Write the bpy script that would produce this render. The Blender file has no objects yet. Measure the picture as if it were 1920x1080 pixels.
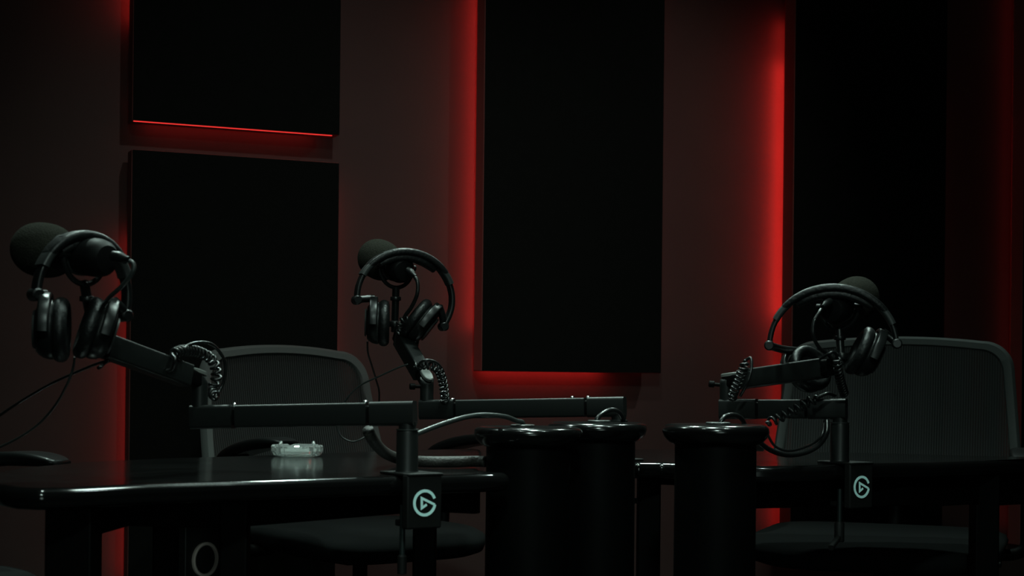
import bpy, bmesh, math, random
from mathutils import Vector, Matrix
random.seed(7)
C = bpy.context.scene
COL = C.collection
PI = math.pi
R = math.radians

# ------------------------------------------------------------------ camera
YAW = R(23.5)          # camera turned towards the room's +x from the back wall's normal
FPX = 3000.0           # focal length in pixels of a 1920 wide frame
HZ = 715.0             # eye level in the frame
ROLL = 0.0105
HC = 0.89              # camera height
cam_d = bpy.data.cameras.new('camera')
cam = bpy.data.objects.new('camera', cam_d)
COL.objects.link(cam)
cam_d.sensor_width = 36.0
cam_d.lens = FPX * 36.0 / 1920.0
cam_d.shift_y = (HZ - 540.0) / 1920.0
cam_d.clip_start = 0.05
cam.matrix_world = (Matrix.Translation((0, 0, HC)) @ Matrix.Rotation(-YAW, 4, 'Z')
                    @ Matrix.Rotation(PI / 2, 4, 'X') @ Matrix.Rotation(ROLL, 4, 'Z'))
cam_d.dof.use_dof = True
cam_d.dof.focus_distance = 3.35
cam_d.dof.aperture_fstop = 8.0
C.camera = cam
cY, sY = math.cos(YAW), math.sin(YAW)

def wv(X, Y, Z):
    """camera-aligned metres (right, forward, up from the floor) -> world"""
    return Vector((X * cY + Y * sY, -X * sY + Y * cY, Z))

def dirv(X, Y, Z=0.0):
    return wv(X, Y, Z).normalized()

def uv_of(px, py):
    dx, dy = px - 960.0, py - HZ
    return (dx + ROLL * dy) / FPX, (dy - ROLL * dx) / FPX

def P(px, py, Y):
    u, v = uv_of(px, py)
    return wv(u * Y, Y, HC - v * Y)

def T(px, py, z):
    u, v = uv_of(px, py)
    Y = (HC - z) / v
    return wv(u * Y, Y, z)

WALL_Y = 4.402
def W(px, py, d=0.0):
    """point of the back wall (or d in front of it) seen at a place"""
    u, v = uv_of(px, py)
    D = wv(u, 1.0, -v)
    t = (WALL_Y - d) / D.y
    return Vector((D.x * t, D.y * t, HC + D.z * t))

UP = Vector((0, 0, 1))

# ------------------------------------------------------------------ view, world, lights
vs = C.view_settings
vs.view_transform = 'Standard'
vs.look = 'None'
vs.gamma = 1.0
vs.use_curve_mapping = False
vs.exposure = 0.0
world = bpy.data.worlds.new('world')
C.world = world
world.use_nodes = True
world.node_tree.nodes['Background'].inputs[0].default_value = (0.6, 0.7, 0.7, 1)
world.node_tree.nodes['Background'].inputs[1].default_value = 0.0

def lamp(name, loc, size, energy, color, aim=None, spread=R(150)):
    d = bpy.data.lights.new(name, 'AREA')
    d.shape = 'DISK'
    d.size = size
    d.energy = energy
    d.color = color
    d.spread = spread
    o = bpy.data.objects.new(name, d)
    COL.objects.link(o)
    o.location = loc
    if aim is not None:
        o.rotation_euler = (Vector(aim) - Vector(loc)).to_track_quat('-Z', 'Y').to_euler()
    return o

COOL = (0.74, 1.0, 0.90)
WARM = (1.0, 0.93, 0.86)
CEIL = 2.75
# the room's ceiling downlights: a row along the back wall, a row above the tables, a row behind the camera
def spot(name, loc, aim, energy, color, size, blend, radius=.03):
    d = bpy.data.lights.new(name, 'SPOT')
    d.energy = energy
    d.color = color
    d.spot_size = size
    d.spot_blend = blend
    d.shadow_soft_size = radius
    o = bpy.data.objects.new(name, d)
    COL.objects.link(o)
    o.location = loc
    o.rotation_euler = (Vector(aim) - Vector(loc)).to_track_quat('-Z', 'Y').to_euler()
    return o
spot('spotlight_wall', (1.10, 2.15, CEIL - .03), (1.36, 4.4, 1.12), 30, WARM, R(52), 1.0)
spot('spotlight_wall', (2.90, 2.62, CEIL - .03), (2.15, 4.4, 1.12), 24, WARM, R(54), 1.0)
# row over the table backs, tilted into the room
lamp('downlight_table', (0.45, 3.55, CEIL - .03), .10, 5.0, COOL, (.40, 2.5, .7), R(75))
lamp('downlight_table', (1.55, 3.65, CEIL - .03), .10, 6.0, COOL, (1.25, 2.6, .7), R(75))
lamp('downlight_table', (2.55, 3.65, CEIL - .03), .10, 4.0, COOL, (1.8, 2.2, .7), R(75))
lamp('panel_light', (1.30, 2.45, CEIL - .03), .30, 7.0, COOL, (1.1, 2.45, 0), R(80))
# row over the table fronts
lamp('downlight_table', (0.45, 2.0, CEIL - .03), .10, 2.5, COOL, (.45, 2.2, 0), R(90))
lamp('downlight_table', (1.6, 1.7, CEIL - .03), .10, 2.5, COOL, (1.6, 2.0, 0), R(90))
lamp('downlight_rear', (.1, -.1, CEIL - .03), .3, 5.0, COOL, (1.1, 2.35, .62), R(60))
# dim low fill added behind the camera to lift the under-table ring
lamp('low_fill_light', (.0, -1.4, 1.1), 1.0, 3.5, COOL, (.9, 2.4, .7), R(120))
# two narrow fill beams added to brighten the clamp emblems
spot('emblem_fill_spot', (.35, -.1, CEIL - .03), (.84, 2.29, .66), 22, COOL, R(9), .6)
spot('emblem_fill_spot', (.55, -.1, CEIL - .03), (1.74, 2.43, .66), 26, COOL, R(9), .6)

# ------------------------------------------------------------------ materials
def mat(name, col, rough=.5, metal=0.0, spec=.5, bump=0.0, bscale=200.0, var=0.0, vscale=8.0, coat=0.0,
        emit=None, estr=0.0, trans=0.0, ior=1.45, rvar=0.0, sheen=0.0):
    m = bpy.data.materials.new(name)
    m.use_nodes = True
    nt = m.node_tree
    b = nt.nodes['Principled BSDF']
    c4 = (col[0], col[1], col[2], 1)
    b.inputs['Base Color'].default_value = c4
    b.inputs['Roughness'].default_value = rough
    b.inputs['Metallic'].default_value = metal
    b.inputs['Specular IOR Level'].default_value = spec
    b.inputs['IOR'].default_value = ior
    b.inputs['Coat Weight'].default_value = coat
    b.inputs['Transmission Weight'].default_value = trans
    if sheen:
        b.inputs['Sheen Weight'].default_value = sheen
    if emit:
        b.inputs['Emission Color'].default_value = (*emit, 1)
        b.inputs['Emission Strength'].default_value = estr
    tc = nt.nodes.new('ShaderNodeTexCoord')
    if var or rvar:
        n = nt.nodes.new('ShaderNodeTexNoise')
        n.inputs['Scale'].default_value = vscale
        n.inputs['Detail'].default_value = 5
        nt.links.new(tc.outputs['Object'], n.inputs['Vector'])
        if var:
            mx = nt.nodes.new('ShaderNodeMix')
            mx.data_type = 'RGBA'
            mx.inputs[6].default_value = tuple(x * (1 - var) for x in col) + (1,)
            mx.inputs[7].default_value = tuple(min(1, x * (1 + var)) for x in col) + (1,)
            nt.links.new(n.outputs['Fac'], mx.inputs[0])
            nt.links.new(mx.outputs[2], b.inputs['Base Color'])
        if rvar:
            mr = nt.nodes.new('ShaderNodeMapRange')
            mr.inputs[3].default_value = max(.02, rough - rvar)
            mr.inputs[4].default_value = min(1, rough + rvar)
            nt.links.new(n.outputs['Fac'], mr.inputs[0])
            nt.links.new(mr.outputs[0], b.inputs['Roughness'])
    if bump:
        n2 = nt.nodes.new('ShaderNodeTexNoise')
        n2.inputs['Scale'].default_value = bscale
        n2.inputs['Detail'].default_value = 3
        nt.links.new(tc.outputs['Object'], n2.inputs['Vector'])
        bp = nt.nodes.new('ShaderNodeBump')
        bp.inputs['Strength'].default_value = bump
        bp.inputs['Distance'].default_value = .002
        nt.links.new(n2.outputs['Fac'], bp.inputs['Height'])
        nt.links.new(bp.outputs[0], b.inputs['Normal'])
    return m

M = {}
M['wall'] = mat('wall_paint', (.070, .047, .043), .75, spec=.25, bump=.15, bscale=90, var=.12, vscale=5)
M['floor'] = mat('floor_carpet', (.012, .012, .012), .95, spec=.1, bump=.4, bscale=300)
M['ceiling'] = mat('ceiling_paint', (.012, .012, .012), .9, spec=.1)
M['panel'] = mat('acoustic_fabric', (.008, .0095, .0085), .95, spec=.03, bump=.3, bscale=900, var=.15, vscale=30)
M['panel_edge'] = mat('panel_edge_red_glow', (.28, .10, .09), .8, spec=.2)  # red glow of the LED strips painted into the panel sides
M['table'] = mat('black_lacquer', (.003, .003, .003), .13, spec=.5, rvar=.05, vscale=9, bump=.02, bscale=12)
M['table_edge'] = mat('black_edge', (.003, .003, .003), .16, spec=.5)
M['black'] = mat('matte_black_metal', (.0014, .0016, .0016), .5, spec=.06, bump=.05, bscale=400)
M['arm'] = mat('black_powder_coat', (.0055, .0065, .0062), .42, spec=.32, bump=.06, bscale=700)
M['plate'] = mat('clamp_black', (.0045, .0048, .0046), .6, spec=.2, bump=.05, bscale=600)
M['joint'] = mat('joint_black', (.0012, .0012, .0012), .55, spec=.06)
M['chrome'] = mat('steel', (.6, .6, .6), .18, metal=1.0)
M['dark_steel'] = mat('dark_steel', (.02, .028, .028), .4, metal=.6)
M['ring'] = mat('brushed_bronze_ring', (.85, .72, .66), .45, metal=0)
M['cap'] = mat('cap_highlight_grey', (.10, .105, .098), .5, spec=.5)  # paler tone stands in for the lamp's reflection on the elbow top
M['emblem'] = mat('white_print', (.62, .93, .92), .6, spec=.2)
M['foam'] = mat('foam', (.018, .018, .0145), 1.0, spec=.02, bump=1.0, bscale=420, var=.45, vscale=260)
M['plastic'] = mat('black_plastic', (.004, .0045, .0045), .34, spec=.4, bump=.03, bscale=500)
M['grey_plastic'] = mat('dark_grey_plastic', (.016, .018, .0175), .42, spec=.45)
M['mic_shell'] = mat('microphone_shell', (.0025, .0027, .0027), .55, spec=.14, bump=.05, bscale=600)
M['leather'] = mat('black_leatherette', (.0035, .004, .004), .42, spec=.36, bump=.5, bscale=160)
M['cable'] = mat('black_rubber', (.006, .0065, .0065), .28, spec=.55)
M['grey_cable'] = mat('grey_rubber', (.022, .026, .025), .32, spec=.5)
M['braid'] = mat('braided_sleeve', (.014, .013, .011), .55, spec=.4, bump=.8, bscale=260)
M['chair_frame'] = mat('chair_plastic', (.095, .104, .100), .6, spec=.35, bump=.08, bscale=500)
M['chair_fabric'] = mat('seat_fabric', (.006, .0068, .0068), .95, spec=.1, bump=.4, bscale=700)
M['gold'] = mat('brass_screw', (.7, .5, .18), .3, metal=1.0)
M['glass'] = mat('cut_glass', (.95, 1, .98), .04, trans=.86, ior=1.5)
M['led'] = None
def led_mat(strength):
    return mat('red_led', (.1, 0, 0), .5, emit=(1.0, .042, .036), estr=strength)

def mesh_mat(name, spacing, ang, col):
    """woven chair mesh: threads with open gaps between them"""
    m = bpy.data.materials.new(name)
    m.use_nodes = True
    nt = m.node_tree
    b = nt.nodes['Principled BSDF']
    b.inputs['Base Color'].default_value = (*col, 1)
    b.inputs['Roughness'].default_value = .6
    b.inputs['Specular IOR Level'].default_value = .4
    tc = nt.nodes.new('ShaderNodeTexCoord')
    mp = nt.nodes.new('ShaderNodeMapping')
    mp.inputs['Rotation'].default_value = (0, ang, 0)
    nt.links.new(tc.outputs['UV'], mp.inputs['Vector'])
    w = nt.nodes.new('ShaderNodeTexWave')
    w.wave_type = 'BANDS'
    w.bands_direction = 'X'
    w.inputs['Scale'].default_value = 2 * PI / 20.0 / spacing
    w.inputs['Distortion'].default_value = 0
    nt.links.new(mp.outputs[0], w.inputs['Vector'])
    rp = nt.nodes.new('ShaderNodeMapRange')
    rp.inputs[1].default_value = .25
    rp.inputs[2].default_value = .55
    rp.inputs[3].default_value = .4
    rp.inputs[4].default_value = 1.0
    nt.links.new(w.outputs['Fac'], rp.inputs[0])
    nt.links.new(rp.outputs[0], b.inputs['Alpha'])
    return m
M['mesh_front'] = mesh_mat('chair_mesh_front', .0062, 0, (.018, .0195, .0185))
M['mesh_back'] = mesh_mat('chair_mesh_back', .0058, R(2.0), (.012, .0125, .012))

# ------------------------------------------------------------------ mesh builder
class MB:
    def __init__(s):
        s.v, s.f, s.uv = [], [], None
    def add(s, verts, faces):
        n = len(s.v)
        s.v += [Vector(p) for p in verts]
        s.f += [tuple(i + n for i in f) for f in faces]
        return s
    def box(s, c, size, ax=None):
        ax = ax or (Vector((1, 0, 0)), Vector((0, 1, 0)), UP)
        c = Vector(c)
        vs = [c + ax[0] * (i * size[0] / 2) + ax[1] * (j * size[1] / 2) + ax[2] * (k * size[2] / 2)
              for i in (-1, 1) for j in (-1, 1) for k in (-1, 1)]
        return s.add(vs, [(0, 1, 3, 2), (4, 6, 7, 5), (0, 4, 5, 1), (2, 3, 7, 6), (0, 2, 6, 4), (1, 5, 7, 3)])
    def loft(s, rings, caps=True, closed=False):
        n = len(rings[0])
        vs = [p for r in rings for p in r]
        fs = []
        m = len(rings)
        for i in range(m if closed else m - 1):
            a, b = i * n, ((i + 1) % m) * n
            for j in range(n):
                k = (j + 1) % n
                fs.append((a + j, a + k, b + k, b + j))
        if caps and not closed:
            fs.append(tuple(range(n - 1, -1, -1)))
            fs.append(tuple((m - 1) * n + j for j in range(n)))
        return s.add(vs, fs)
    def tube(s, pts, r, seg=10, caps=True):
        pts = [Vector(p) for p in pts]
        rr = r if isinstance(r, (list, tuple)) else [r] * len(pts)
        tans = []
        for i in range(len(pts)):
            a, b = pts[max(0, i - 1)], pts[min(len(pts) - 1, i + 1)]
            tans.append((b - a).normalized())
        t = tans[0]
        nrm = t.orthogonal().normalized()
        rings = []
        for i, p in enumerate(pts):
            if i:
                nrm = tans[i - 1].rotation_difference(tans[i]) @ nrm
            bn = tans[i].cross(nrm).normalized()
            rings.append([p + (nrm * math.cos(2 * PI * k / seg) + bn * math.sin(2 * PI * k / seg)) * rr[i] for k in range(seg)])
        return s.loft(rings, caps)
    def lathe(s, o, axis, prof, seg=32, ref=None, squash=1.0):
        """prof: (distance along axis, radius)"""
        o, axis = Vector(o), Vector(axis).normalized()
        e1 = (ref - axis * ref.dot(axis)).normalized() if ref is not None else axis.orthogonal().normalized()
        e2 = axis.cross(e1)
        rings = []
        for (h, r) in prof:
            r = max(r, 1e-5)
            rings.append([o + axis * h + (e1 * math.cos(2 * PI * k / seg) + e2 * (squash * math.sin(2 * PI * k / seg))) * r for k in range(seg)])
        return s.loft(rings, True)
    def sweep(s, pts, nrms, bins, prof):
        """prof: list of (n, b) offsets, or a list per point"""
        rings = []
        for i, p in enumerate(pts):
            pr = prof[i] if isinstance(prof[0], list) else prof
            rings.append([p + nrms[i] * a + bins[i] * b for a, b in pr])
        return s.loft(rings, True)
    def prism(s, poly, z0, z1):
        n = len(poly)
        vs = [Vector((p[0], p[1], z0)) for p in poly] + [Vector((p[0], p[1], z1)) for p in poly]
        fs = [tuple(range(n - 1, -1, -1)), tuple(range(n, 2 * n))]
        fs += [(i, (i + 1) % n, n + (i + 1) % n, n + i) for i in range(n)]
        return s.add(vs, fs)
    def build(s, name, m, parent=None, bevel=0.0, bseg=3, sharp=35, sub=0, smooth=True):
        me = bpy.data.meshes.new(name)
        off = Vector(ROOT.get(parent.name, (0, 0, 0))) if parent is not None else Vector((0, 0, 0))
        me.from_pydata([tuple(p - off) for p in s.v], [], s.f)
        bm = bmesh.new()
        bm.from_mesh(me)
        bmesh.ops.recalc_face_normals(bm, faces=bm.faces)
        bm.to_mesh(me)
        bm.free()
        me.materials.append(m)
        if smooth:
            me.polygons.foreach_set('use_smooth', [True] * len(me.polygons))
            me.set_sharp_from_angle(angle=R(sharp))
        o = bpy.data.objects.new(name, me)
        COL.objects.link(o)
        if parent is not None:
            o.parent = parent
            ROOT[o.name] = off
        if bevel:
            md = o.modifiers.new('bevel', 'BEVEL')
            md.width = bevel
            md.segments = bseg
            md.limit_method = 'ANGLE'
            md.angle_limit = R(40)
            md.harden_normals = False
        if sub:
            md = o.modifiers.new('sub', 'SUBSURF')
            md.levels = sub
            md.render_levels = sub
        return o
ROOT = {}

def thing(name, loc, label, cat, group=None):
    o = bpy.data.objects.new(name, None)
    COL.objects.link(o)
    o.location = loc
    o.empty_display_size = .05
    o['label'] = label
    o['category'] = cat
    if group:
        o['group'] = group
    ROOT[o.name] = Vector(loc)
    return o

def tag(o, label, cat, group=None):
    o['label'] = label
    o['category'] = cat
    if group:
        o['group'] = group
    return o

def struct(o):
    o['kind'] = 'structure'
    return o

def crom(pts, n=8, closed=False):
    """Catmull-Rom through points"""
    pts = [Vector(p) for p in pts]
    out = []
    m = len(pts)
    rng = m if closed else m - 1
    for i in range(rng):
        if closed:
            p0, p1, p2, p3 = pts[(i - 1) % m], pts[i], pts[(i + 1) % m], pts[(i + 2) % m]
        else:
            p1, p2 = pts[i], pts[i + 1]
            p0 = pts[i - 1] if i else p1 * 2 - p2
            p3 = pts[i + 2] if i + 2 < m else p2 * 2 - p1
        for k in range(n):
            t = k / n
            out.append(.5 * ((2 * p1) + (p2 - p0) * t + (2 * p0 - 5 * p1 + 4 * p2 - p3) * t * t + (3 * p1 - p0 - 3 * p2 + p3) * t ** 3))
    if not closed:
        out.append(pts[-1])
    return out

def resample(pts, step):
    out = [pts[0]]
    acc = 0.0
    for a, b in zip(pts, pts[1:]):
        d = (b - a).length
        while acc + d >= step:
            t = (step - acc) / d
            a = a.lerp(b, t)
            out.append(a)
            d = (b - a).length
            acc = 0.0
        acc += d
    return out

def coil_pts(ctrl, cr, pitch, per=14, taper=True):
    path = resample(crom(ctrl, 24), pitch / per)
    t = (path[1] - path[0]).normalized()
    n = t.orthogonal().normalized()
    out = []
    L = len(path)
    for i, p in enumerate(path):
        a, b = path[max(0, i - 1)], path[min(L - 1, i + 1)]
        t2 = (b - a).normalized()
        n = t.rotation_difference(t2) @ n
        t = t2
        bn = t.cross(n)
        ang = 2 * PI * i / per
        r = cr * min(1.0, (i + 1) / per, (L - i) / per) if taper else cr
        out.append(p + (n * math.cos(ang) + bn * math.sin(ang)) * r)
    return out

def rrect(w, h, r, n=4):
    """rounded rectangle outline, centred"""
    out = []
    for cx, cy, a0 in ((w / 2 - r, h / 2 - r, 0), (-w / 2 + r, h / 2 - r, 90), (-w / 2 + r, -h / 2 + r, 180), (w / 2 - r, -h / 2 + r, 270)):
        for k in range(n + 1):
            a = R(a0 + 90 * k / n)
            out.append((cx + r * math.cos(a), cy + r * math.sin(a)))
    return out

def beam(mb, a, b, w, h, r=.004, up=UP):
    """rounded rectangular bar from a to b"""
    a, b = Vector(a), Vector(b)
    t = (b - a).normalized()
    side = t.cross(up).normalized()
    u = side.cross(t).normalized()
    pr = rrect(w, h, r)
    mb.loft([[p + side * x + u * y for x, y in pr] for p in (a, b)])
    return mb

# ------------------------------------------------------------------ setting
X0, X1, Y0, Y1 = -1.6, 5.2, -1.6, WALL_Y
def slab(name, c, size, m):
    return struct(MB().box(c, size).build(name, m, smooth=False))
cx, cyy = (X0 + X1) / 2, (Y0 + Y1) / 2
slab('floor', (cx, cyy, -.05), (X1 - X0 + .4, Y1 - Y0 + .4, .1), M['floor'])
slab('ceiling', (cx, cyy, CEIL + .05), (X1 - X0 + .4, Y1 - Y0 + .4, .1), M['ceiling'])
slab('wall_back', (cx, Y1 + .05, CEIL / 2), (X1 - X0 + .4, .1, CEIL), M['wall'])
slab('wall_left', (X0 - .05, cyy, CEIL / 2), (.1, Y1 - Y0, CEIL), M['wall'])
slab('wall_right', (X1 + .05, cyy, CEIL / 2), (.1, Y1 - Y0, CEIL), M['wall'])
slab('wall_front', (cx, Y0 - .05, CEIL / 2), (X1 - X0 + .4, .1, CEIL), M['wall'])

# ------------------------------------------------------------------ acoustic panels with red light strips behind
PD0, PD1 = .040, .104        # gap behind and front face, metres off the wall
def panel(x0, x1, z0, z1, strips, label):
    y_f, y_b = WALL_Y - PD1, WALL_Y - PD0
    t = thing('acoustic_panel', ((x0 + x1) / 2, WALL_Y, z0), label, 'acoustic panel', 'acoustic panels on the back wall')
    cxp, czp = (x0 + x1) / 2, (z0 + z1) / 2
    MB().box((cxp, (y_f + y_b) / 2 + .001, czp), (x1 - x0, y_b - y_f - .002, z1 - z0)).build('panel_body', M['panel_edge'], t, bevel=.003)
    MB().box((cxp, y_f + .0005, czp), (x1 - x0 - .003, .003, z1 - z0 - .003)).build('fabric_face', M['panel'], t, bevel=.001)
    for fz in (.2, .8):
        MB().box((cxp, WALL_Y - PD0 / 2 - .0005, z0 + (z1 - z0) * fz), ((x1 - x0) * .6, PD0 - .001, .03)).build('mounting_rail', M['joint'], t)
    for side, a0, a1, s in strips:
        q = MB()
        yy = WALL_Y - .031
        if side == 'l':
            q.box((x0 + .018, yy, (a0 + a1) / 2), (.005, .006, a1 - a0))
        elif side == 'r':
            q.box((x1 - .018, yy, (a0 + a1) / 2), (.005, .006, a1 - a0))
        elif side == 'b':
            q.box(((a0 + a1) / 2, yy, z0 + .018), (a1 - a0, .006, .005))
        elif side == 'u':      # strip stuck along the underside
            q.box(((a0 + a1) / 2, y_f + .012, z0 - .0010), (a1 - a0, .005, .002))
        q.build('led_strip', led_mat(s), t, smooth=False)
    return t

def wz(px, py, d=0):
    return W(px, py, d).z
xa0, xa1 = W(248, 250, PD1).x, W(637, 300, PD1).x
zu = W(440, 239, PD1).z
zl = W(440, 292, PD1).z
panel(xa0, xa1, zu, zu + 1.0, [('l', zu + .28, zu + .9, 14), ('u', xa0 + .005, xa1 - .02, .95), ('b', xa0 + .05, xa1 - .05, 6)],
      'black fabric panel hung above another, red line of light along its lower edge')
panel(xa0, xa1, zl - 1.2, zl, [('l', zl - 1.15, zl - .22, 9), ('r', zl - .9, zl - .05, 6)],
      'black fabric panel low on the wall, directly under the red-edged upper panel')
xb0, xb1 = W(906, 400, PD1).x, W(1243, 400, PD1).x
zb = W(1074, 698, PD1).z
panel(xb0, xb1, zb, zb + 1.35, [('l', zb + .12, zb + 1.12, 21), ('b', xb0 + .03, xb1 - .16, 26), ('r', zb + .02, zb + 1.2, 2)],
      'tall black fabric panel whose lower edge ends above the three pedestals')
xc0, xc1 = W(1488, 400, PD1).x, W(1773, 400, PD1).x
panel(xc0, xc1, .35, 2.55, [('l', 1.10, 1.93, 52), ('l', 1.935, 2.06, 16), ('l', .42, 1.095, 15), ('r', .5, 1.9, 1.5)],
      'tall black fabric panel behind the mesh chair, strong red glow on one side')
xd0 = W(1918, 500, PD1).x
panel(xd0, xd0 + .6, .35, 2.55, [('l', .4, 2.3, 1.3)],
      'black fabric panel at the dark end of the wall, only its lit edge showing')

# ------------------------------------------------------------------ tables
TZ = .74
TT = .030
def flat_table(outline, label, legs, apron, holes=()):
    cx_ = sum(p.x for p in outline) / len(outline)
    cy_ = sum(p.y for p in outline) / len(outline)
    t = thing('studio_table', (cx_, cy_, 0), label, 'table')
    MB().prism(outline, TZ - TT, TZ).build('tabletop', M['table'], t, bevel=.013, bseg=5, sharp=50)
    for (p, w, d, ax) in legs:
        MB().box((p.x, p.y, (TZ - TT) / 2), (w, d, TZ - TT), ax).build('leg', M['joint'], t, bevel=.004)
    for (a, b, h) in apron:
        m = MB()
        a2, b2 = Vector((a.x, a.y, TZ - TT - h / 2)), Vector((b.x, b.y, TZ - TT - h / 2))
        beam(m, a2, b2, .022, h, .002)
        m.build('apron', M['joint'], t)
    return t

def arc_corner(pts):
    return [Vector((p.x, p.y, 0)) for p in pts]

fa = [(-34, 905), (-20, 913), (20, 921), (70, 923), (146, 921), (280, 914), (430, 909), (576, 904.5), (740, 899), (900, 895), (948, 893.5), (958, 892.3)]
ta = [T(x, y, TZ - .005) for x, y in fa]
ta += [wv(-.006, 2.634, 0), wv(-.026, 2.650, 0), wv(-.045, 2.69, 0), wv(-.052, 2.76, 0), wv(-.050, 2.90, 0), wv(-.052, 3.1, 0), wv(-.062, 3.5, 0), wv(-.075, 3.56, 0)]
ba = [(880, 841), (790, 843), (700, 846), (510, 853), (300, 859), (150, 866), (30, 877), (-25, 888), (-38, 897)]
ta += [T(x, y, TZ) for x, y in ba]
ta = arc_corner(ta)
AX = (Vector((cY, -sY, 0)), Vector((sY, cY, 0)), UP)   # camera-aligned axes
l1 = P(139, 960, 2.25); l2 = P(322, 960, 2.72); l3 = P(441, 960, 2.45); l4 = P(797, 960, 2.78)
table_a = flat_table(ta, 'glossy black table with rounded corners carrying the glass ashtray', 
    [(l1, .066, .06, AX), (l2, .055, .05, AX), (l3, .044, .03, AX), (l4, .04, .04, AX)],
    [(P(250, 960, 2.47), l3, .049), (l3, l4, .047), (l4, P(895, 960, 2.74), .047), (l1, l2, .049)])
# narrow support board with a cable ring under the table
bd = dirv(.57, .82)
bn = Vector((-bd.y, bd.x, 0))
bc = P(377, 1050, 2.62)
MB().box((bc.x, bc.y, .352), (.085, .016, .704), (bd, bn, UP)).build('support_board', M['grey_plastic'], table_a, bevel=.002)
rc = P(389, 1051, 2.60)
nn = bn if bn.dot(Vector((-rc.x, -rc.y, 0))) > 0 else -bn
ring = MB()
ang = [2 * PI * k / 40 for k in range(40)]
pr = [(.0, .0235), (.004, .0235), (.0055, .026), (.004, .0285), (.0, .0285)]
rings = [[Vector((bc.x, bc.y, rc.z)) + nn * (.008 + h) + (bd * math.cos(a) + UP * math.sin(a)) * r for h, r in pr] for a in ang]
ring.loft(rings, caps=False, closed=True)
rg = ring.build('cable_ring', M['ring'], table_a)
rg['label'] = 'shiny metal cable ring'

fc = [(1105, 866), (1195, 873), (1241, 872), (1340, 877), (1440, 879.5), (1520, 878.5), (1620, 874.5), (1750, 872), (1850, 869), (1960, 864), (2080, 858)]
tc_ = [T(x, y, TZ - .005) for x, y in fc]
bc_ = [(2090, 855), (1960, 856.5), (1850, 855), (1720, 851), (1610, 848.5), (1500, 847), (1340, 844), (1230, 842), (1120, 842), (1100, 846)]
tc_ = arc_corner(tc_ + [T(x, y, TZ) for x, y in bc_])
m1 = P(1216, 960, 3.10); m2 = P(1845, 960, 3.28); m3 = P(1120, 960, 3.40); m4 = P(1990, 960, 3.42)
table_c = flat_table(tc_, 'glossy black table in front of the wide mesh chair, curved edge',
    [(m1, .044, .04, AX), (m2, .05, .05, AX), (m3, .05, .05, AX), (m4, .05, .05, AX)],
    [(m1, P(1385, 960, 3.03), .016), (P(1385, 960, 3.03), P(1700, 960, 3.15), .056), (P(1700, 960, 3.15), m2, .060), (m2, m4, .065)])

# ------------------------------------------------------------------ cable pedestals
def pedestal(px, Y, top, label, disc_off, r=.0684):
    c = P(px, 800, Y)
    t = thing('cable_pedestal', (c.x, c.y, 0), label, 'pedestal', 'cable pedestals between the tables')
    o = Vector((c.x, c.y, 0))
    MB().lathe(o, UP, [(0, r), (.004, r + .001), (top - .03, r)], 64).build('pedestal_body', M['black'], t)
    MB().lathe(o, UP, [(top - .036, r - .004), (top - .0335, r + .003), (top - .030, r + .010), (top - .022, r + .018), (top - .013, r + .0215),
                       (top - .006, r + .0205), (top - .002, r + .016), (top, r + .009), (top - .0005, .05), (top - .001, .0)], 72).build('rim', M['table_edge'], t, sharp=60)
    d = Vector((c.x, c.y, 0)) + wv(disc_off[0], disc_off[1], 0)
    MB().lathe(d, UP, [(top - .001, .021), (top + .0025, .021), (top + .0035, .0195), (top + .0035, .008), (top + .001, .006)], 40).build('cable_grommet', M['grey_plastic'], t, sharp=50)
    return Vector((d.x, d.y, top))
g1 = pedestal(991, 2.745, HC - .0775, 'black round pedestal just beside the ashtray table, pale cable on top', (-.010, .01), .0720)
g2 = pedestal(1120, 2.885, HC - .0722, 'middle black pedestal, short black cable loop on its rim', (.004, .015))
g3 = pedestal(1342, 2.70, HC - .0690, 'black round pedestal standing alone before the curved table', (.006, .015))

# ------------------------------------------------------------------ microphone boom arms
def ribbon(mb, pts2, w, o, e1, e2, n, h=.0008, closed=False):
    """flat raised stroke along 2D points in a plane"""
    m = len(pts2)
    L = []
    for i, p in enumerate(pts2):
        a = Vector(pts2[max(0, i - 1)]); b = Vector(pts2[min(m - 1, i + 1)])
        p = Vector(p)
        d1 = (p - a).normalized() if i else (b - p).normalized()
        d2 = (b - p).normalized() if i < m - 1 else d1
        t = (d1 + d2).normalized()
        nn_ = Vector((-t.y, t.x))
        k = 1.0 / max(.35, nn_.dot(Vector((-d1.y, d1.x))))
        L.append((p + nn_ * (w / 2 * k), p - nn_ * (w / 2 * k)))
    rings = []
    for l, r_ in L:
        rings.append([o + e1 * l.x + e2 * l.y, o + e1 * r_.x + e2 * r_.y, o + e1 * r_.x + e2 * r_.y + n * h, o + e1 * l.x + e2 * l.y + n * h])
    mb.loft(rings)

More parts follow.
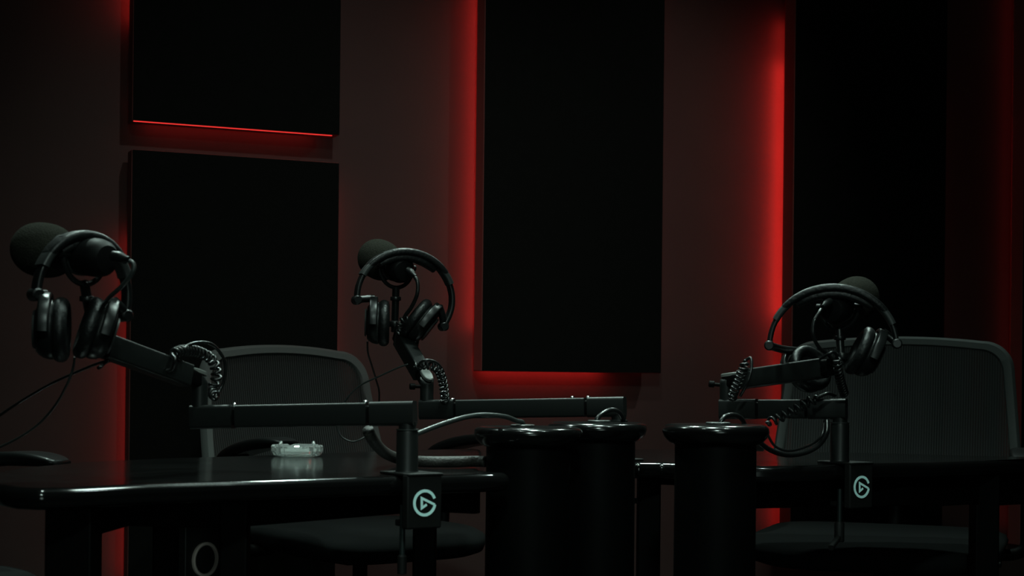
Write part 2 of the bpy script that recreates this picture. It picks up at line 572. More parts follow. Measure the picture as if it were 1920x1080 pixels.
def boom(label, edge_a, edge_b, plate_px, plate_py, plate_w, plate_h, post_px, post_Y, arm_z, elbow, up_end, elbow_top, knob_dir, lever=False,
         hidden_clamp=False, bolts=(), elbow_r=.0135, cut=(.0, .0), sec=.039):
    ed = (edge_b - edge_a); ed.z = 0; ed.normalize()
    nrm = Vector((ed.y, -ed.x, 0))
    if nrm.dot(Vector((-edge_a.x, -edge_a.y, 0))) < 0:
        nrm = -nrm
    # plate centre on the line of the edge
    u, v = uv_of(plate_px, plate_py)
    D = wv(u, 1, -v)
    t_ = (edge_a - Vector((0, 0, 0))).dot(nrm) / D.dot(nrm)
    pc = D * t_ + Vector((0, 0, HC))
    base = Vector((pc.x, pc.y, TZ))
    t = thing('microphone_boom', tuple(base), label, 'microphone arm', 'desk clamp microphone arms')
    ax = (ed, nrm, UP)
    off = nrm * .010
    top = TZ + .0035
    cl = MB()
    zc = top - plate_h / 2
    cl.box(Vector((pc.x, pc.y, zc)) + off, (plate_w, .016, plate_h), ax)
    clamp = cl.build('clamp_plate', M['plate'], t, bevel=.003)
    post = P(post_px, 800, post_Y)
    pj = Vector((post.x, post.y, 0))
    inward = (pj - Vector((pc.x, pc.y, 0))).dot(-nrm)
    j = MB()
    lat = (pj - Vector((pc.x, pc.y, 0))).dot(ed)
    j.box(Vector((pc.x, pc.y, TZ + .0028)) - nrm * ((inward + .03) / 2 - .01) + ed * (lat * .5), (plate_w + abs(lat) * .6, inward + .05, .0046), ax)
    j.build('upper_jaw', M['plate'], t, bevel=.002)
    j = MB()
    zb_ = top - plate_h + .005
    j.box(Vector((pc.x, pc.y, zb_)) - nrm * .022, (plate_w * .4, .06, .010), ax)
    j.build('lower_jaw', M['plate'], t, bevel=.002)
    # emblem: ring with a gap and the open triangle
    er = .0211
    eo = Vector((pc.x, pc.y, zc - .002)) + nrm * .0182
    e1 = ed if ed.dot(wv(1, 0, 0)) > 0 else -ed
    em = MB()
    st = .0046
    rr = er - st / 2
    ringp = [(rr * math.cos(R(a)), rr * math.sin(R(a))) for a in range(20, 350, 6)] + [(rr * math.cos(R(350)), rr * math.sin(R(350)))]
    ribbon(em, ringp, st, eo, e1, UP, nrm)
    k = er
    ribbon(em, [(.86 * k, -.155 * k), (-.27 * k, .36 * k), (-.25 * k, -.37 * k), (.17 * k, -.13 * k)], st * .82, eo, e1, UP, nrm * 1.02)
    emb = em.build('emblem', M['emblem'], clamp, smooth=False)
    emb['label'] = 'pale ring and triangle emblem'
    # screw underneath
    sx = Vector((pc.x, pc.y, 0)) - nrm * .022 - e1 * .016
    s = MB()
    s.lathe(Vector((sx.x, sx.y, zb_ - .030)), UP, [(-.02, .0045), (.06, .0045)], 16)
    s.build('clamp_screw', M['dark_steel'], t)
    if lever:
        s = MB()
        q = Vector((sx.x, sx.y, zb_ - .058))
        s.lathe(q, UP, [(-.012, .008), (-.010, .0095), (.022, .0095), (.026, .007)], 20)
        beam(s, q + Vector((0, 0, -.002)), q - e1 * .052 + Vector((0, 0, -.018)) + nrm * .03, .010, .010, .003)
        s.build('clamp_lever', M['plate'], t)
    else:
        s = MB()
        s.lathe(Vector((sx.x, sx.y, zb_ - .075)), UP, [(-.004, .004), (-.003, .0075), (.024, .0075), (.027, .005)], 20)
        s.build('clamp_knob', M['plate'], t)
    # riser post
    z_arm0 = arm_z[0]
    po = MB()
    po.lathe(pj, UP, [(TZ + .004, .019), (TZ + .009, .0175), (z_arm0 - sec / 2 - .012, .0175), (z_arm0 - sec / 2 - .008, .0165), (z_arm0 - sec / 2 - .006, .0140), (z_arm0 - sec / 2 + .006, .0140)], 36)
    po.build('riser_post', M['arm'], t)
    cb = MB()
    cb.lathe(pj, UP, [(z_arm0 - sec / 2 - .0075, .0180), (z_arm0 - sec / 2 - .0055, .0180)], 36)
    cb.build('post_collar', M['grey_plastic'], t)
    # lower arm
    a = Vector((pj.x, pj.y, z_arm0)); b = Vector((elbow.x, elbow.y, arm_z[1]))
    d = (b - a).normalized()
    L = (b - a).length
    m = MB()
    beam(m, a + d * .066, b - d * .066, .027, sec - .002, .004)
    lo = m.build('lower_arm', M['arm'], t)
    for q0, q1, q in ((a - d * .012, a + d * .060, a), (b + d * .012, b - d * .060, b)):
        m = MB()
        beam(m, q0, q1, .029, sec, .006)
        m.build('arm_end_block', M['arm'], t)
    m = MB()
    beam(m, a + d * .055, b - d * .055, .018, sec - .012, .004)
    m.build('cable_channel', M['joint'], t)
    for f in bolts:
        q = a.lerp(b, f) + UP * (sec / 2)
        MB().lathe(q, UP, [(-.004, .0045), (.001, .0045), (.0026, .003), (.003, 0)], 16).build('bolt', M['chrome'], t)
    # elbow, cut obliquely on top
    seg = 32
    z0e, z1e = arm_z[1] + sec / 2 - .004, elbow_top
    rings_ = []
    for z, cutf in ((z0e, 0), (z1e - .012, .3), (z1e - .002, 1.0), (z1e, 1.0)):
        rr_ = elbow_r if z < z1e else elbow_r - .0025
        rings_.append([Vector((b.x + rr_ * math.cos(2 * PI * k / seg), b.y + rr_ * math.sin(2 * PI * k / seg), 0)) for k in range(seg)])
        for p in rings_[-1]:
            w_ = Vector((p.x - b.x, p.y - b.y, 0))
            cf = w_.dot(wv(1, 0, 0)) * cut[0] + w_.dot(wv(0, 1, 0)) * cut[1]
            p.z = z + cf * cutf
    MB().loft(rings_).build('elbow_joint', M['arm'], t, sharp=50)
    kn = MB()
    ko = Vector((b.x, b.y, z1e - .018))
    kn.lathe(ko, knob_dir, [(elbow_r - .003, .0035), (elbow_r + .010, .0035), (elbow_r + .011, .0065), (elbow_r + .020, .0065), (elbow_r + .0215, .005)], 20)
    kn.build('tension_knob', M['joint'], t)
    # upper arm
    ub = Vector((b.x, b.y, z1e - .010))
    d2 = (up_end - ub).normalized()
    m = MB()
    beam(m, ub + d2 * .004, ub + d2 * .045, .022, .026, .006)
    m.build('elbow_link', M['joint'], t)
    sd_ = d2.cross(UP).normalized(); uu = sd_.cross(d2).normalized()
    m = MB()
    cc_ = ub + d2 * .010 + uu * .0135
    m.loft([[cc_ + d2 * (a_ * .021 * k_) + sd_ * (b_ * .0105 * k_) + uu * h_ for a_, b_ in [(math.copysign(abs(math.cos(x)) ** .7, math.cos(x)), math.sin(x)) for x in [2 * PI * q_ / 32 for q_ in range(32)]]]
            for h_, k_ in ((-.004, 1), (.001, 1), (.0024, .9))])
    m.build('joint_cap_highlight', M['cap'], t)  # slab added as a painted highlight on top of the link
    m = MB()
    beam(m, ub + d2 * .035, up_end, .029, .037, .004)
    m.build('upper_arm', M['arm'], t)
    m = MB()
    beam(m, up_end - d2 * .004, up_end + d2 * .014, .025, .031, .006)
    m.build('arm_tip', M['joint'], t)
    return t

eaA, eaB = T(600, 904, TZ - .005), T(900, 895, TZ - .005)
elA = P(374, 780, 2.62); upA = P(196, 648, 2.43)
boom('microphone arm clamped by the ashtray, the longest reach towards the camera', eaA, eaB, 785, 936, .0630, .085, 764, 2.545, (P(770, 775, 2.545).z, P(372, 782, 2.62).z),
     elA, upA, P(372, 702, 2.62).z, wv(-.8, -.5, .2), bolts=(.83, .20), cut=(-.9, -.5))
# second arm: its clamp stands behind the pedestals
ebA, ebB = T(1110, 866.5, TZ - .005), T(1195, 873, TZ - .005)
elB = P(800, 767, 3.19); upB = P(752, 634, 3.31)
boom('microphone arm behind the pedestals with its beam crossing the panel base', ebA, ebB, 1150, 900, .0630, .085, 1160, 3.07, (P(1150, 763, 3.05).z, P(800, 768, 3.19).z),
     elB, upB, P(800, 708, 3.19).z, wv(-1, -.25, 0), bolts=(.155, .235, .86), cut=(-.2, .8))
ecA, ecB = T(1540, 878, TZ - .005), T(1740, 872, TZ - .005)
elC = P(1362, 768, 3.13); upC = P(1545, 690, 2.975)
boom('microphone arm clamped to the curved table in front of the wide mesh chair', ecA, ecB, 1602, 914, .0605, .085, 1575, 3.045, (P(1575, 767, 3.045).z, P(1362, 767, 3.13).z),
     elC, upC, P(1362, 706, 3.13).z, wv(-1, .2, .1), lever=True, bolts=(), cut=(.5, .3))

# ------------------------------------------------------------------ microphones
def microphone(label, foam_c, axis, stem_top, stem_bot, rear, foam_len=.112, foam_r=.041, screw=None):
    t = thing('microphone', tuple(stem_bot), label, 'microphone', 'foam covered microphones')
    ax = Vector(axis).normalized()
    prof = []
    n = 22
    h = foam_len / 2
    for i in range(n + 1):
        a = PI * i / n
        # capsule like foam: rounded tip, slightly flatter rear
        s_ = -math.cos(a)
        r_ = foam_r * (1 - abs(s_) ** 2.6) ** .5
        if s_ < -.97:
            r_ = max(r_, .0)
        prof.append((s_ * h, r_))
    MB().lathe(foam_c, ax, prof, 40, ref=UP).build('windscreen', M['foam'], t, sharp=180)
    back = foam_c - ax * (h - .012)
    L = (rear - back).length
    MB().lathe(back, rear - back, [(-.02, .026), (0, .0275), (L * .35, .0285), (L * .8, .0285), (L * .92, .026), (L, .020), (L + .001, .012)], 36).build('microphone_body', M['mic_shell'], t)
    MB().lathe(back.lerp(rear, .45), rear - back, [(-.004, .0292), (-.003, .030), (.003, .030), (.004, .0292)], 36).build('trim_ring', M['grey_plastic'], t)
    # swivel yoke
    side = ax.cross(UP).normalized()
    mid = back.lerp(rear, .5)
    pts = []
    for k in range(-10, 11):
        a = R(k * 9.0)
        pts.append(mid + side * (.038 * math.sin(a)) - UP * (.042 * math.cos(a)) * (1 if abs(k) < 10 else 1))
    bot = mid - UP * .042
    yk = MB()
    yk.tube(pts, .0042, 10)
    for s_ in (-1, 1):
        yk.lathe(mid + side * (.030 * s_), side * s_, [(0, .006), (.014, .006), (.015, .004)], 16)
    yk.build('yoke', M['plastic'], t)
    st = MB()
    st.tube([bot + UP * .002, bot.lerp(stem_bot, .5), stem_bot], .0075, 16)
    st.lathe(bot.lerp(stem_bot, .25), UP, [(-.004, .0105), (-.003, .0112), (.003, .0112), (.004, .0105)], 20)
    st.lathe(stem_bot + UP * .016, UP, [(-.006, .0125), (-.005, .0132), (.005, .0132), (.006, .0125)], 24)
    st.build('mount_stem', M['plastic'], t)
    if screw is not None:
        MB().lathe(screw, (Vector((0, 0, HC)) - screw), [(-.003, .0030), (.0005, .0030), (.0018, .0016), (.002, 0)], 16).build('brass_screw', M['gold'], t)
    return t

fA = P(82, 469, 2.42); rA = P(202, 486, 2.33)
microphone('large foam covered microphone at the frame edge, tip pointing away from the ashtray table', fA, fA - rA, None, P(178, 640, 2.44), rA, foam_len=.113, foam_r=.0415, screw=P(113, 467, 2.352))
fB = P(712, 487, 3.37); rB = P(758, 508, 3.27)
microphone('foam covered microphone at the centre, above the beam of the pedestal arm', fB, fB - rB, None, P(740, 622, 3.32), rB, foam_len=.110, foam_r=.0425)
fC = P(1603, 561, 3.07); rC = P(1559, 582, 2.965)
microphone('foam covered microphone in front of the wide mesh chair', fC, fC - rC, None, P(1578, 684, 2.985), rC, foam_len=.112, foam_r=.043)

# ------------------------------------------------------------------ headphones
def headphones(label, apex, yaw, roll, Rx, Rz, cups, tmax=(104, 104), pitch=0.0):
    lat0 = dirv(math.cos(yaw), math.sin(yaw))
    lat = (lat0 * math.cos(roll) - UP * math.sin(roll)).normalized()
    dep = lat0.cross(UP).normalized() * -1
    up = dep.cross(lat).normalized()
    if up.z < 0:
        up = -up
    if pitch:
        q = Matrix.Rotation(pitch, 3, lat)
        up = q @ up; dep = q @ dep
    def h(x, d, z):
        return apex + lat * x + dep * d + up * z
    t = thing('headphones', tuple(apex), label, 'headphones', 'headphones hung over the microphones')
    def arcpt(td):
        a = R(td)
        return h(Rx * math.sin(a), 0, Rz * (math.cos(a) - 1)), (lat * math.sin(a) * Rz + up * math.cos(a) * Rx).normalized()
    def band(t0, t1, w, th, off, name, m, n=26, taper=0):
        pts, ns, bs, prs = [], [], [], []
        for k in range(n + 1):
            td = t0 + (t1 - t0) * k / n
            p, nr = arcpt(td)
            pts.append(p + nr * off); ns.append(nr); bs.append(dep)
            e = 1.0
            if taper:
                f = abs(2.0 * k / n - 1)
                e = 1 - taper * f ** 4
            prs.append([(y, x) for x, y in rrect(w * e, th * (1 - .5 * (1 - e)), min(th, w) * .38, 3)])
        return MB().sweep(pts, ns, bs, prs).build(name, m, t, sharp=60)
    band(-52, 52, .040, .014, .001, 'headband', M['leather'], taper=.25)
    band(-40, 40, .031, .015, -.0105, 'headband_cushion', M['leather'], taper=.35)
    band(-30, 30, .020, .003, .0072, 'band_strip', M['grey_plastic'], taper=.3)
    for s_, tm, cup in ((-1, tmax[0], cups[0]), (1, tmax[1], cups[1])):
        band(s_ * 46, s_ * 66, .030, .013, 0, 'slider_housing', M['grey_plastic'], 8)
        band(s_ * 64, s_ * tm, .021, .010, -.001, 'slider', M['plastic'], 14)
        hp, hn = arcpt(s_ * tm)
        x, z, d, tilt, swiv = cup
        c = h(x, d, z)
        # cup axis points inwards (pad side)
        axn = (lat * (-s_ * math.cos(tilt)) + up * math.sin(tilt))
        axn = (Matrix.Rotation(swiv, 3, up) @ axn).normalized()
        e1 = (up - axn * up.dot(axn)).normalized()
        e2 = axn.cross(e1)
        MB().lathe(hp, dep, [(-.012, .007), (-.010, .0095), (.010, .0095), (.012, .007)], 20).build('hinge', M['plastic'], t)
        prof = [(-.027, .0), (-.027, .020), (-.0265, .022), (-.023, .026), (-.0225, .033), (-.019, .037), (-.012, .0415), (-.004, .0435), (0, .0435), (.003, .041)]
        shell = MB().lathe(c, axn, prof, 44, ref=e1, squash=.92).build('ear_cup', M['plastic'], t, sharp=30)
        prof = [(.001, .040), (.003, .0445), (.008, .0472), (.014, .0475), (.019, .0455), (.0225, .040), (.022, .034), (.017, .029), (.010, .027), (.009, .0)]
        MB().lathe(c, axn, prof, 48, ref=e1, squash=.92).build('ear_pad', M['leather'], t, sharp=60)
        rp = [(-.0245, .0235), (-.0275, .0245), (-.0275, .0275), (-.0245, .0285)]
        q = MB()
        q.loft([[c + axn * hh + (e1 * math.cos(a_) + e2 * math.sin(a_) * .92) * r_ for hh, r_ in rp] for a_ in [2 * PI * k / 36 for k in range(36)]], caps=False, closed=True)
        q.build('cup_ring', M['grey_plastic'], shell)
        # fork over the cup
        arc = []
        for k in range(-12, 13):
            a_ = R(k * 8.0)
            arc.append(c - axn * .010 + (e1 * math.cos(a_) * .050 + e2 * math.sin(a_) * .0478))
        f = MB()
        ns, bs = [], []
        for k in range(-12, 13):
            a_ = R(k * 8.0)
            ns.append((e1 * math.cos(a_) + e2 * math.sin(a_)).normalized()); bs.append(axn)
        f.sweep(arc, ns, bs, [(y, x) for x, y in rrect(.017, .008, .003, 3)])
        topk = c - axn * .010 + e1 * .050
        f.tube(crom([hp, hp.lerp(topk, .5) - axn * .004, topk], 6), [.0075] * 13, 12)
        f.build('yoke', M['plastic'], t)
    return t, h

hA, fhA = headphones('headphones hung over the large microphone at the frame edge', P(163, 444, 2.36), R(42), R(4), .073, .088,
    ((-.044, -.142, -.004, R(3), R(-32)), (.026, -.136, .0, R(14), R(-22))), tmax=(94, 104))
hB, fhB = headphones('headphones hung over the centre microphone, one cup tilted inwards', P(766, 474, 3.28), R(20), R(4), .102, .094,
    ((-.052, -.149, 0, R(3), R(-16)), (.036, -.139, 0, R(34), R(-19))), tmax=(98, 122))
hC, fhC = headphones('headphones spread wide over the microphone before the wide mesh chair', P(1566, 541, 2.965), R(-10), R(2), .116, .105,
    ((-.043, -.154, .100, R(30), R(-50)), (.060, -.118, 0, R(24), R(8))), tmax=(93, 86))

# ------------------------------------------------------------------ cables
def cable(name, label, pts, r, m, group=None, seg=10):
    pp = [P(*p) if isinstance(p, tuple) else p for p in pts]
    o = MB().tube(crom(pp, 10), r, seg).build(name, m, sharp=180)
    return tag(o, label, 'cable', group)

def coil(name, label, ctrl, cr, pitch, wr, m, lead_in=(), lead_out=()):
    pp = [P(*p) for p in ctrl]
    t = thing(name, tuple(pp[0]), label, 'cable', 'coiled headphone cables')
    MB().tube(coil_pts(pp, cr, pitch), wr, 8).build('coil', m, t, sharp=180)
    if lead_in:
        MB().tube(crom([P(*p) for p in lead_in], 10), wr * 1.1, 8).build('lead', m, t, sharp=180)
    if lead_out:
        MB().tube(crom([P(*p) for p in lead_out], 10), wr * 1.1, 8).build('lead', m, t, sharp=180)
    return t

# coiled cords of the three headphones
coil('coiled_cable', 'coiled black cord looped round the elbow of the ashtray arm',
     [(322, 664, 2.53), (345, 657, 2.57), (372, 660, 2.62), (398, 676, 2.65), (406, 705, 2.66), (398, 730, 2.66), (405, 748, 2.63)], .0072, .0108, .0026, M['cable'],
     lead_in=[(185, 690, 2.40), (210, 676, 2.46), (270, 690, 2.52), (318, 694, 2.53), (328, 675, 2.52), (322, 664, 2.53)],
     lead_out=[(336, 664, 2.55), (358, 645, 2.58), (396, 645, 2.62), (421, 676, 2.65), (421, 708, 2.66), (413, 730, 2.66), (402, 746, 2.64)])
coil('coiled_cable', 'coiled black cord hanging from the elbow of the pedestal arm',
     [(776, 688, 3.12), (800, 684, 3.11), (820, 692, 3.12), (830, 715, 3.14), (834, 745, 3.16), (834, 760, 3.18)], .0072, .0100, .0027, M['cable'],
     lead_in=[(778, 692, 3.12), (795, 676, 3.10), (818, 680, 3.11), (832, 700, 3.13), (836, 730, 3.15)])
coil('coiled_cable', 'coiled black cord bunched on the tip of the pedestal arm',
     [(748, 622, 3.27), (752, 604, 3.26), (764, 600, 3.26), (775, 612, 3.27), (778, 634, 3.29), (776, 655, 3.31)], .0066, .0080, .0026, M['cable'])
coil('coiled_cable', 'coiled black cord wrapped over the elbow of the curved table arm',
     [(1398, 676, 3.05), (1394, 692, 3.05), (1385, 715, 3.06), (1376, 735, 3.07), (1371, 752, 3.08)], .0074, .0082, .0028, M['cable'],
     lead_out=[(1396, 676, 3.06), (1408, 672, 3.05), (1408, 695, 3.04), (1400, 720, 3.04), (1388, 742, 3.06)])
coil('coiled_cable', 'stretched coiled cord slanting across the lower beam of the curved table arm',
     [(1437, 794, 3.01), (1452, 788, 3.02), (1480, 774, 3.015), (1510, 757, 3.01), (1536, 744, 3.005)], .0078, .0135, .0030, M['cable'],
     lead_out=[(1536, 744, 3.005), (1552, 738, 3.01), (1566, 742, 3.03)])
coil('coiled_cable', 'coiled cord hanging straight down beneath the headphones spread widest',
     [(1570, 668, 2.94), (1571, 690, 2.95), (1576, 715, 2.98), (1584, 742, 3.02)], .0066, .0082, .0027, M['cable'],
     lead_in=[(1540, 672, 2.93), (1552, 664, 2.92), (1563, 660, 2.92), (1570, 668, 2.93)])

# microphone leads
def lead(label, conn, pts, r=.0034, m='cable'):
    pp = [P(*p) for p in pts]
    a, b = P(*conn[0]), P(*conn[1])
    t = thing('microphone_cable', tuple(a), label, 'cable', 'microphone cables')
    d = b - a
    L = d.length
    MB().lathe(a, d, [(0, .0075), (L * .5, .0085), (L * .7, .0075), (L, .0048), (L * 1.25, .0040)], 20).build('plug', M['plastic'], t, sharp=40)
    MB().tube(crom(pp, 10), r, 10).build('lead', M[m], t, sharp=180)
    return t
lead('grey cable looping from the rear of the large microphone at the frame edge', ((212, 480, 2.31), (236, 485, 2.30)),
     [(236, 485, 2.30), (250, 495, 2.30), (248, 512, 2.30), (230, 535, 2.31), (208, 555, 2.33), (192, 575, 2.36), (180, 600, 2.38), (176, 625, 2.41)], .0034, 'grey_cable')
lead('short cable curving from the rear of the centre microphone to its arm', ((764, 506, 3.255), (776, 516, 3.245)),
     [(776, 516, 3.245), (783, 530, 3.24), (782, 552, 3.24), (772, 575, 3.25), (760, 592, 3.26), (752, 612, 3.27)], .0040)
lead('short cable drooping from the microphone before the wide mesh chair', ((1556, 566, 2.95), (1545, 574, 2.93)),
     [(1546, 573, 2.935), (1536, 586, 2.925), (1526, 605, 2.92), (1525, 630, 2.92), (1536, 652, 2.93), (1552, 664, 2.95), (1565, 678, 2.97)], .0036)

# loose thin cables
cable('audio_cable', 'thin cable sweeping out of the frame beneath the large microphone, upper strand', [(205, 676, 2.44), (185, 681, 2.45), (150, 695, 2.47), (95, 720, 2.50), (40, 752, 2.53), (-10, 786, 2.56), (-60, 830, 2.60)], .0022, M['cable'])
cable('audio_cable', 'thin pale cable hanging from the ear cup at the frame edge, lower strand', [(140, 670, 2.38), (137, 690, 2.39), (125, 722, 2.40), (100, 765, 2.42), (60, 805, 2.45), (0, 838, 2.50), (-60, 856, 2.55)], .0019, M['grey_cable'])
cable('audio_cable', 'thin black cable dropping from the ear cup of the centre headphones', [(689, 640, 3.27), (690, 662, 3.28), (698, 688, 3.29), (706, 715, 3.30), (711, 735, 3.31), (710, 775, 3.33)], .0019, M['cable'])
cable('audio_cable', 'thin black cable reaching from the pedestal arm across the tall chair back', [(765, 683, 3.24), (745, 690, 3.25), (710, 706, 3.28), (680, 720, 3.30), (658, 738, 3.31), (640, 765, 3.32), (632, 795, 3.33), (640, 818, 3.33), (660, 828, 3.33), (680, 822, 3.33), (692, 812, 3.34)], .0018, M['grey_cable'])
cable('audio_cable', 'pale cable arching from the ashtray arm post to the first pedestal', [(778, 815, 2.56), (790, 810, 2.565), (830, 795, 2.60), (870, 783, 2.63), (905, 778, 2.66), (945, 781, 2.70), (968, 789, 2.735), (980, 793, 2.748), g1 + Vector((0, 0, -.01))], .0042, M['grey_cable'])
cable('audio_cable', 'short black cable loop rising from the middle pedestal', [g2 + Vector((0, 0, -.01)), (1119, 788, 2.90), (1128, 777, 2.905), (1145, 769, 2.915), (1160, 773, 2.925), (1168, 788, 2.945), (1168, 805, 2.985), (1162, 815, 3.00)], .0046, M['cable'])
cable('audio_cable', 'short black cable loop rising from the pedestal standing alone', [g3 + Vector((0, 0, -.01)), (1352, 791, 2.715), (1360, 781, 2.72), (1374, 778, 2.73), (1388, 783, 2.75), (1397, 797, 2.80), (1404, 820, 2.90)], .0042, M['cable'])
cable('audio_cable', 'thick black cable hanging in a low arc under the curved table arm', [(1551, 788, 3.04), (1550, 812, 3.02), (1535, 835, 3.0), (1508, 849, 2.96), (1475, 853, 2.92), (1445, 844, 2.88), (1420, 826, 2.84), (1404, 812, 2.82)], .0048, M['cable'])
cable('audio_cable', 'thin black cable hanging in the upper arc under the curved table arm', [(1546, 789, 3.05), (1540, 818, 3.03), (1515, 836, 3.0), (1480, 845, 2.95), (1455, 838, 2.93), (1442, 820, 2.92), (1436, 800, 2.92)], .0024, M['cable'])
cable('cable_sleeve', 'thick braided cable sleeve lying on the ashtray table behind the clamp post',
      [(690, 807, 2.57), (697, 821, 2.59), (708, 836, 2.66), (725, 851, 2.77)] + [T(x, y, TZ + .0112) for x, y in ((752, 861), (790, 865.5), (850, 866), (893, 865), (910, 865.5))], .0098, M['braid'], seg=16)

# ------------------------------------------------------------------ glass ashtray
ga = T(557, 856, TZ)
t = thing('glass_ashtray', (ga.x, ga.y, TZ), 'clear cut glass ashtray lying on the black table', 'ashtray')
q = MB()
n = 16
outer = [(.0005, .040), (.003, .046), (.011, .0505), (.0195, .0505), (.0225, .048)]
inner = [(.0225, .040), (.0165, .036), (.008, .033), (.006, .0)]
rings = []
for (z, r_) in outer + inner:
    rr_ = []
    for k in range(n * 2):
        a_ = 2 * PI * k / (n * 2)
        f = 1.0 if (k % 2 == 0 or z < .002 or (z, r_) in inner) else .955
        zz = z
        if z > .02 and k % 8 == 0:
            zz = z - .005
        rr_.append(Vector((ga.x + r_ * f * math.cos(a_), ga.y + r_ * f * math.sin(a_), TZ + zz + .0006)))
    rings.append(rr_)
q.loft(rings)
q.build('glass_dish', M['glass'], t, smooth=False)
# two cigarette rests stand on the rim
for k in range(4):
    a_ = 2 * PI * k / 4 + .5
    MB().lathe((ga.x + .0445 * math.cos(a_), ga.y + .0445 * math.sin(a_), TZ + .0235), UP, [(0, .0035), (.003, .0035), (.005, .002), (.0055, .0)], 10).build('rim_stud', M['glass'], t)

# ------------------------------------------------------------------ office chairs
def office_chair(loc, facing, label, seat_z, back_w, back_h, recline, arm_z, lift=0.0, arm_sp=.29, lever=False, arm_tilt=0.0, sd=.47, sfwd=0.0, zlow=.035):
    fx = Vector((facing.x, facing.y, 0)).normalized()     # direction the sitter looks
    sx = Vector((-fx.y, fx.x, 0))                         # sitter's left
    o = Vector((loc.x, loc.y, 0))
    t = thing('office_chair', tuple(o), label, 'office chair', 'black mesh office chairs')
    def L(x, y, z):      # x sideways, y backwards, z up
        return o + sx * x - fx * y + UP * z
    # seat cushion: rounded superellipse, waterfall front
    sw = back_w * .93
    q = MB()
    rings = []
    for (dz, sc) in ((-.045, .90), (-.035, .97), (-.012, 1.0), (-.003, .985), (.004, .93), (.007, .75), (.006, .45), (.004, .15)):
        rr_ = []
        for k in range(48):
            a_ = 2 * PI * k / 48
            ca, sa = math.cos(a_), math.sin(a_)
            e = .42
            x = sw / 2 * sc * abs(ca) ** e * (1 if ca >= 0 else -1)
            y = sd / 2 * sc * abs(sa) ** e * (1 if sa >= 0 else -1)
            drop = -.022 * max(0, (-y / (sd / 2))) ** 3
            rr_.append(L(x, y - sfwd, seat_z + dz + drop))
        rings.append(rr_)
    q.loft(rings)
    q.build('seat', M['chair_fabric'], t, sharp=60)
    # base: gas lift, five legs, casters
    q = MB()
    q.lathe(o, UP, [(.085, .030), (.26, .030), (.262, .017), (seat_z - .07, .017)], 24)
    q.build('gas_lift', M['joint'], t)
    MB().box(L(0, .02, seat_z - .058), (.22, .26, .03), (sx, fx, UP)).build('seat_mechanism', M['joint'], t, bevel=.008)
    for k in range(5):
        a_ = 2 * PI * k / 5 + .3
        d = sx * math.cos(a_) + fx * math.sin(a_)
        m = MB()
        beam(m, o + d * .02 + UP * .095, o + d * .30 + UP * .072, .04, .026, .008)
        lg = m.build('leg', M['joint'], t)
        cc = o + d * .30 + UP * .028
        tg = d.cross(UP)
        m = MB()
        for s_ in (-1, 1):
            m.lathe(cc + tg * (.013 * s_), tg, [(-.009, .022), (-.007, .028), (.007, .028), (.009, .022)], 20)
        m.lathe(cc, UP, [(0, .006), (.046, .006)], 10)
        m.build('caster', M['plastic'], lg)
    # back
    yb, zb0 = .235, seat_z + zlow
    ct = math.tan(recline)
    def S(x, z, off=0.0):      # back surface; x sideways, z above the back's lower edge
        f = z / back_h
        y = yb + ct * z - .32 * x * x - .05 * (f - .35) ** 2 + .02 + off
        return L(x, y, zb0 + z)
    def outline(inset, n=14):
        pts = []
        wb, wt = back_w / 2 - inset, back_w * .462 - inset
        z0, z1 = inset, back_h - inset * .85
        rt, rb = .075 - inset * .6, .06 - inset * .5
        def corner(cx_, cz_, r_, a0, a1):
            for k in range(n + 1):
                a_ = R(a0 + (a1 - a0) * k / n)
                pts.append((cx_ + r_ * math.cos(a_), cz_ + r_ * math.sin(a_)))
        def edge(p, q_, n_=10, bow=0.0):
            for k in range(1, n_):
                f = k / n_
                pts.append((p[0] + (q_[0] - p[0]) * f, p[1] + (q_[1] - p[1]) * f + bow * 4 * f * (1 - f)))
        corner(wb - rb, z0 + rb, rb, -90, 0)
        edge(pts[-1], (wt, z1 - rt), 10)
        corner(wt - rt, z1 - rt, rt, 3, 90)
        edge(pts[-1], (-(wt - rt), z1), 14, .012)
        corner(-(wt - rt), z1 - rt, rt, 90, 177)
        edge(pts[-1], (-wb, z0 + rb), 10)
        corner(-(wb - rb), z0 + rb, rb, 180, 270)
        edge(pts[-1], (wb - rb, z0), 12)
        return pts
    fw = .027
    po, pi_ = outline(0), outline(fw)
    q = MB()
    nP = len(po)
    rings = []
    for k in range(nP):
        (xo, zo), (xi, zi) = po[k], pi_[k]
        xm, zm = (xo * .75 + xi * .25), (zo * .75 + zi * .25)
        xn, zn = (xo * .15 + xi * .85), (zo * .15 + zi * .85)
        rings.append([S(xo, zo, .002), S(xm, zm, -.010), S(xn, zn, -.010), S(xi, zi, -.004), S(xi, zi, .010), S(xm, zm, .016), S(xo, zo, .012)])
    q.loft(rings, caps=False, closed=True)
    bf = q.build('back_frame', M['chair_frame'], t, sharp=50)
    for nm, off, mk in (('mesh_back', -.003, 'mesh_front'), ('mesh_lining', .006, 'mesh_back')):
        q = MB()
        pin = outline(fw - .004)
        n_ = len(pin)
        zc_ = back_h * .48
        steps = [1, .85, .7, .55, .4, .25, .1]
        vs_, uvs = [], []
        for sc in steps:
            for (x, z) in pin:
                xx, zz = x * sc, zc_ + (z - zc_) * sc
                vs_.append(S(xx, zz, off)); uvs.append((xx, zz))
        vs_.append(S(0, zc_, off)); uvs.append((0, zc_))
        fs_ = []
        for i in range(len(steps) - 1):
            for j in range(n_):
                k = (j + 1) % n_
                fs_.append((i * n_ + j, i * n_ + k, (i + 1) * n_ + k, (i + 1) * n_ + j))
        for j in range(n_):
            fs_.append(((len(steps) - 1) * n_ + j, (len(steps) - 1) * n_ + (j + 1) % n_, len(vs_) - 1))
        q.add(vs_, fs_)
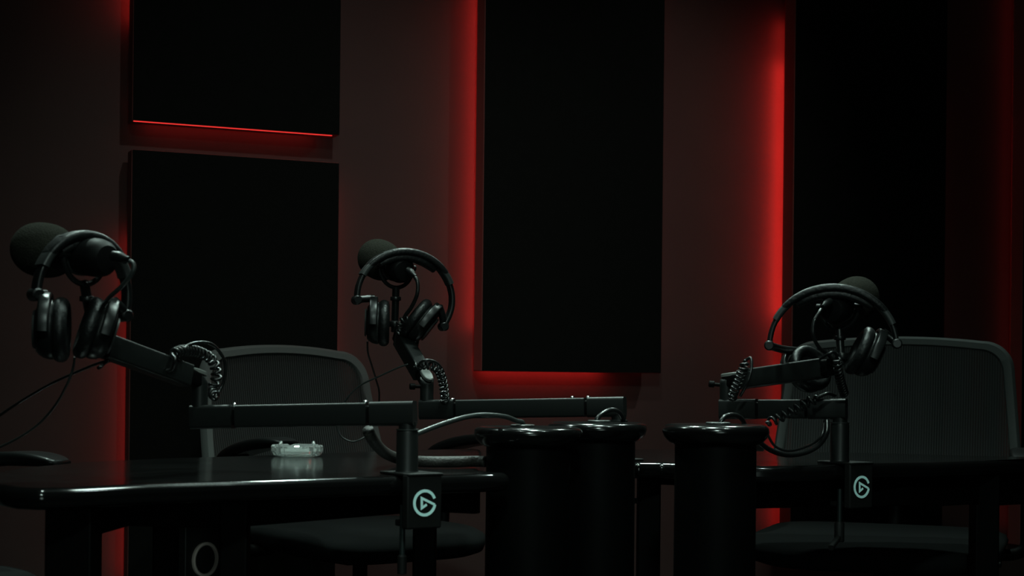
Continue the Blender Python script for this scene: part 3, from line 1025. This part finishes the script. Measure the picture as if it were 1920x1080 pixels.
        ob = q.build(nm, M[mk], t, sharp=180)
        ul = ob.data.uv_layers.new(name='UVMap')
        for lp in ob.data.loops:
            ul.data[lp.index].uv = uvs[lp.vertex_index]
    # spine that carries the back
    q = MB()
    q.tube(crom([L(0, .05, seat_z - .06), L(0, .24, seat_z - .045), L(0, .315, seat_z + .04), S(0, .16, .035), S(0, .26, .02)], 8), .018, 14)
    q.build('back_spine', M['joint'], t, sharp=180)
    # arms
    for s_ in (-1, 1):
        xs = s_ * arm_sp
        q = MB()
        q.tube(crom([L(s_ * .20, .06, seat_z - .045), L(xs * .93, .06, seat_z - .040), L(xs, .065, seat_z + .01), L(xs, .075, arm_z - .05), L(xs, .03, arm_z - .028)], 8), .014, 12)
        sup = q.build('arm_support', M['joint'], t, sharp=180)
        q = MB()
        rings = []
        n_ = 18
        for k in range(n_ + 1):
            f = k / n_
            y = -.155 + .27 * f
            e = max(.06, 1 - abs(2 * f - 1) ** 3.2) ** .6
            bow = .012 * (1 - (2 * f - 1) ** 2) - .012 + arm_tilt * (.5 - f)
            rings.append([L(xs + a_ * (.5 + .5 * e), y, arm_z - .013 + bow + b_ * (.22 + .78 * e)) for a_, b_ in rrect(.076, .026, .011, 4)])
        q.loft(rings)
        q.build('arm_pad', M['plastic'], t, sharp=70)
    if lever:
        q = MB()
        q.lathe(L(.21, -.02, seat_z - .055), sx, [(-.08, .005), (.03, .005), (.032, .011), (.06, .011), (.062, .008)], 16)
        q.build('tilt_lever', M['chrome'], t)
    return t

office_chair(wv(-.345, 3.68, 0), wv(.64, -.77, 0), 'mesh office chair behind the glass ashtray, turned towards the pedestals', .552, .52, .375, R(17), .757, arm_tilt=.045)
office_chair(wv(.866, 3.74, 0), wv(-.34, -.94, 0), 'wide mesh office chair square to the curved table', 0.545, .61, .382, R(14), .752, arm_sp=.325, lever=True, sd=.56, sfwd=.05, zlow=.075)
office_chair(wv(-1.095, 2.73, 0), wv(.86, -.5, 0), 'office chair beyond the table end, only its arm pad and seat in view', .545, .52, .40, R(15), .750, arm_tilt=.018)
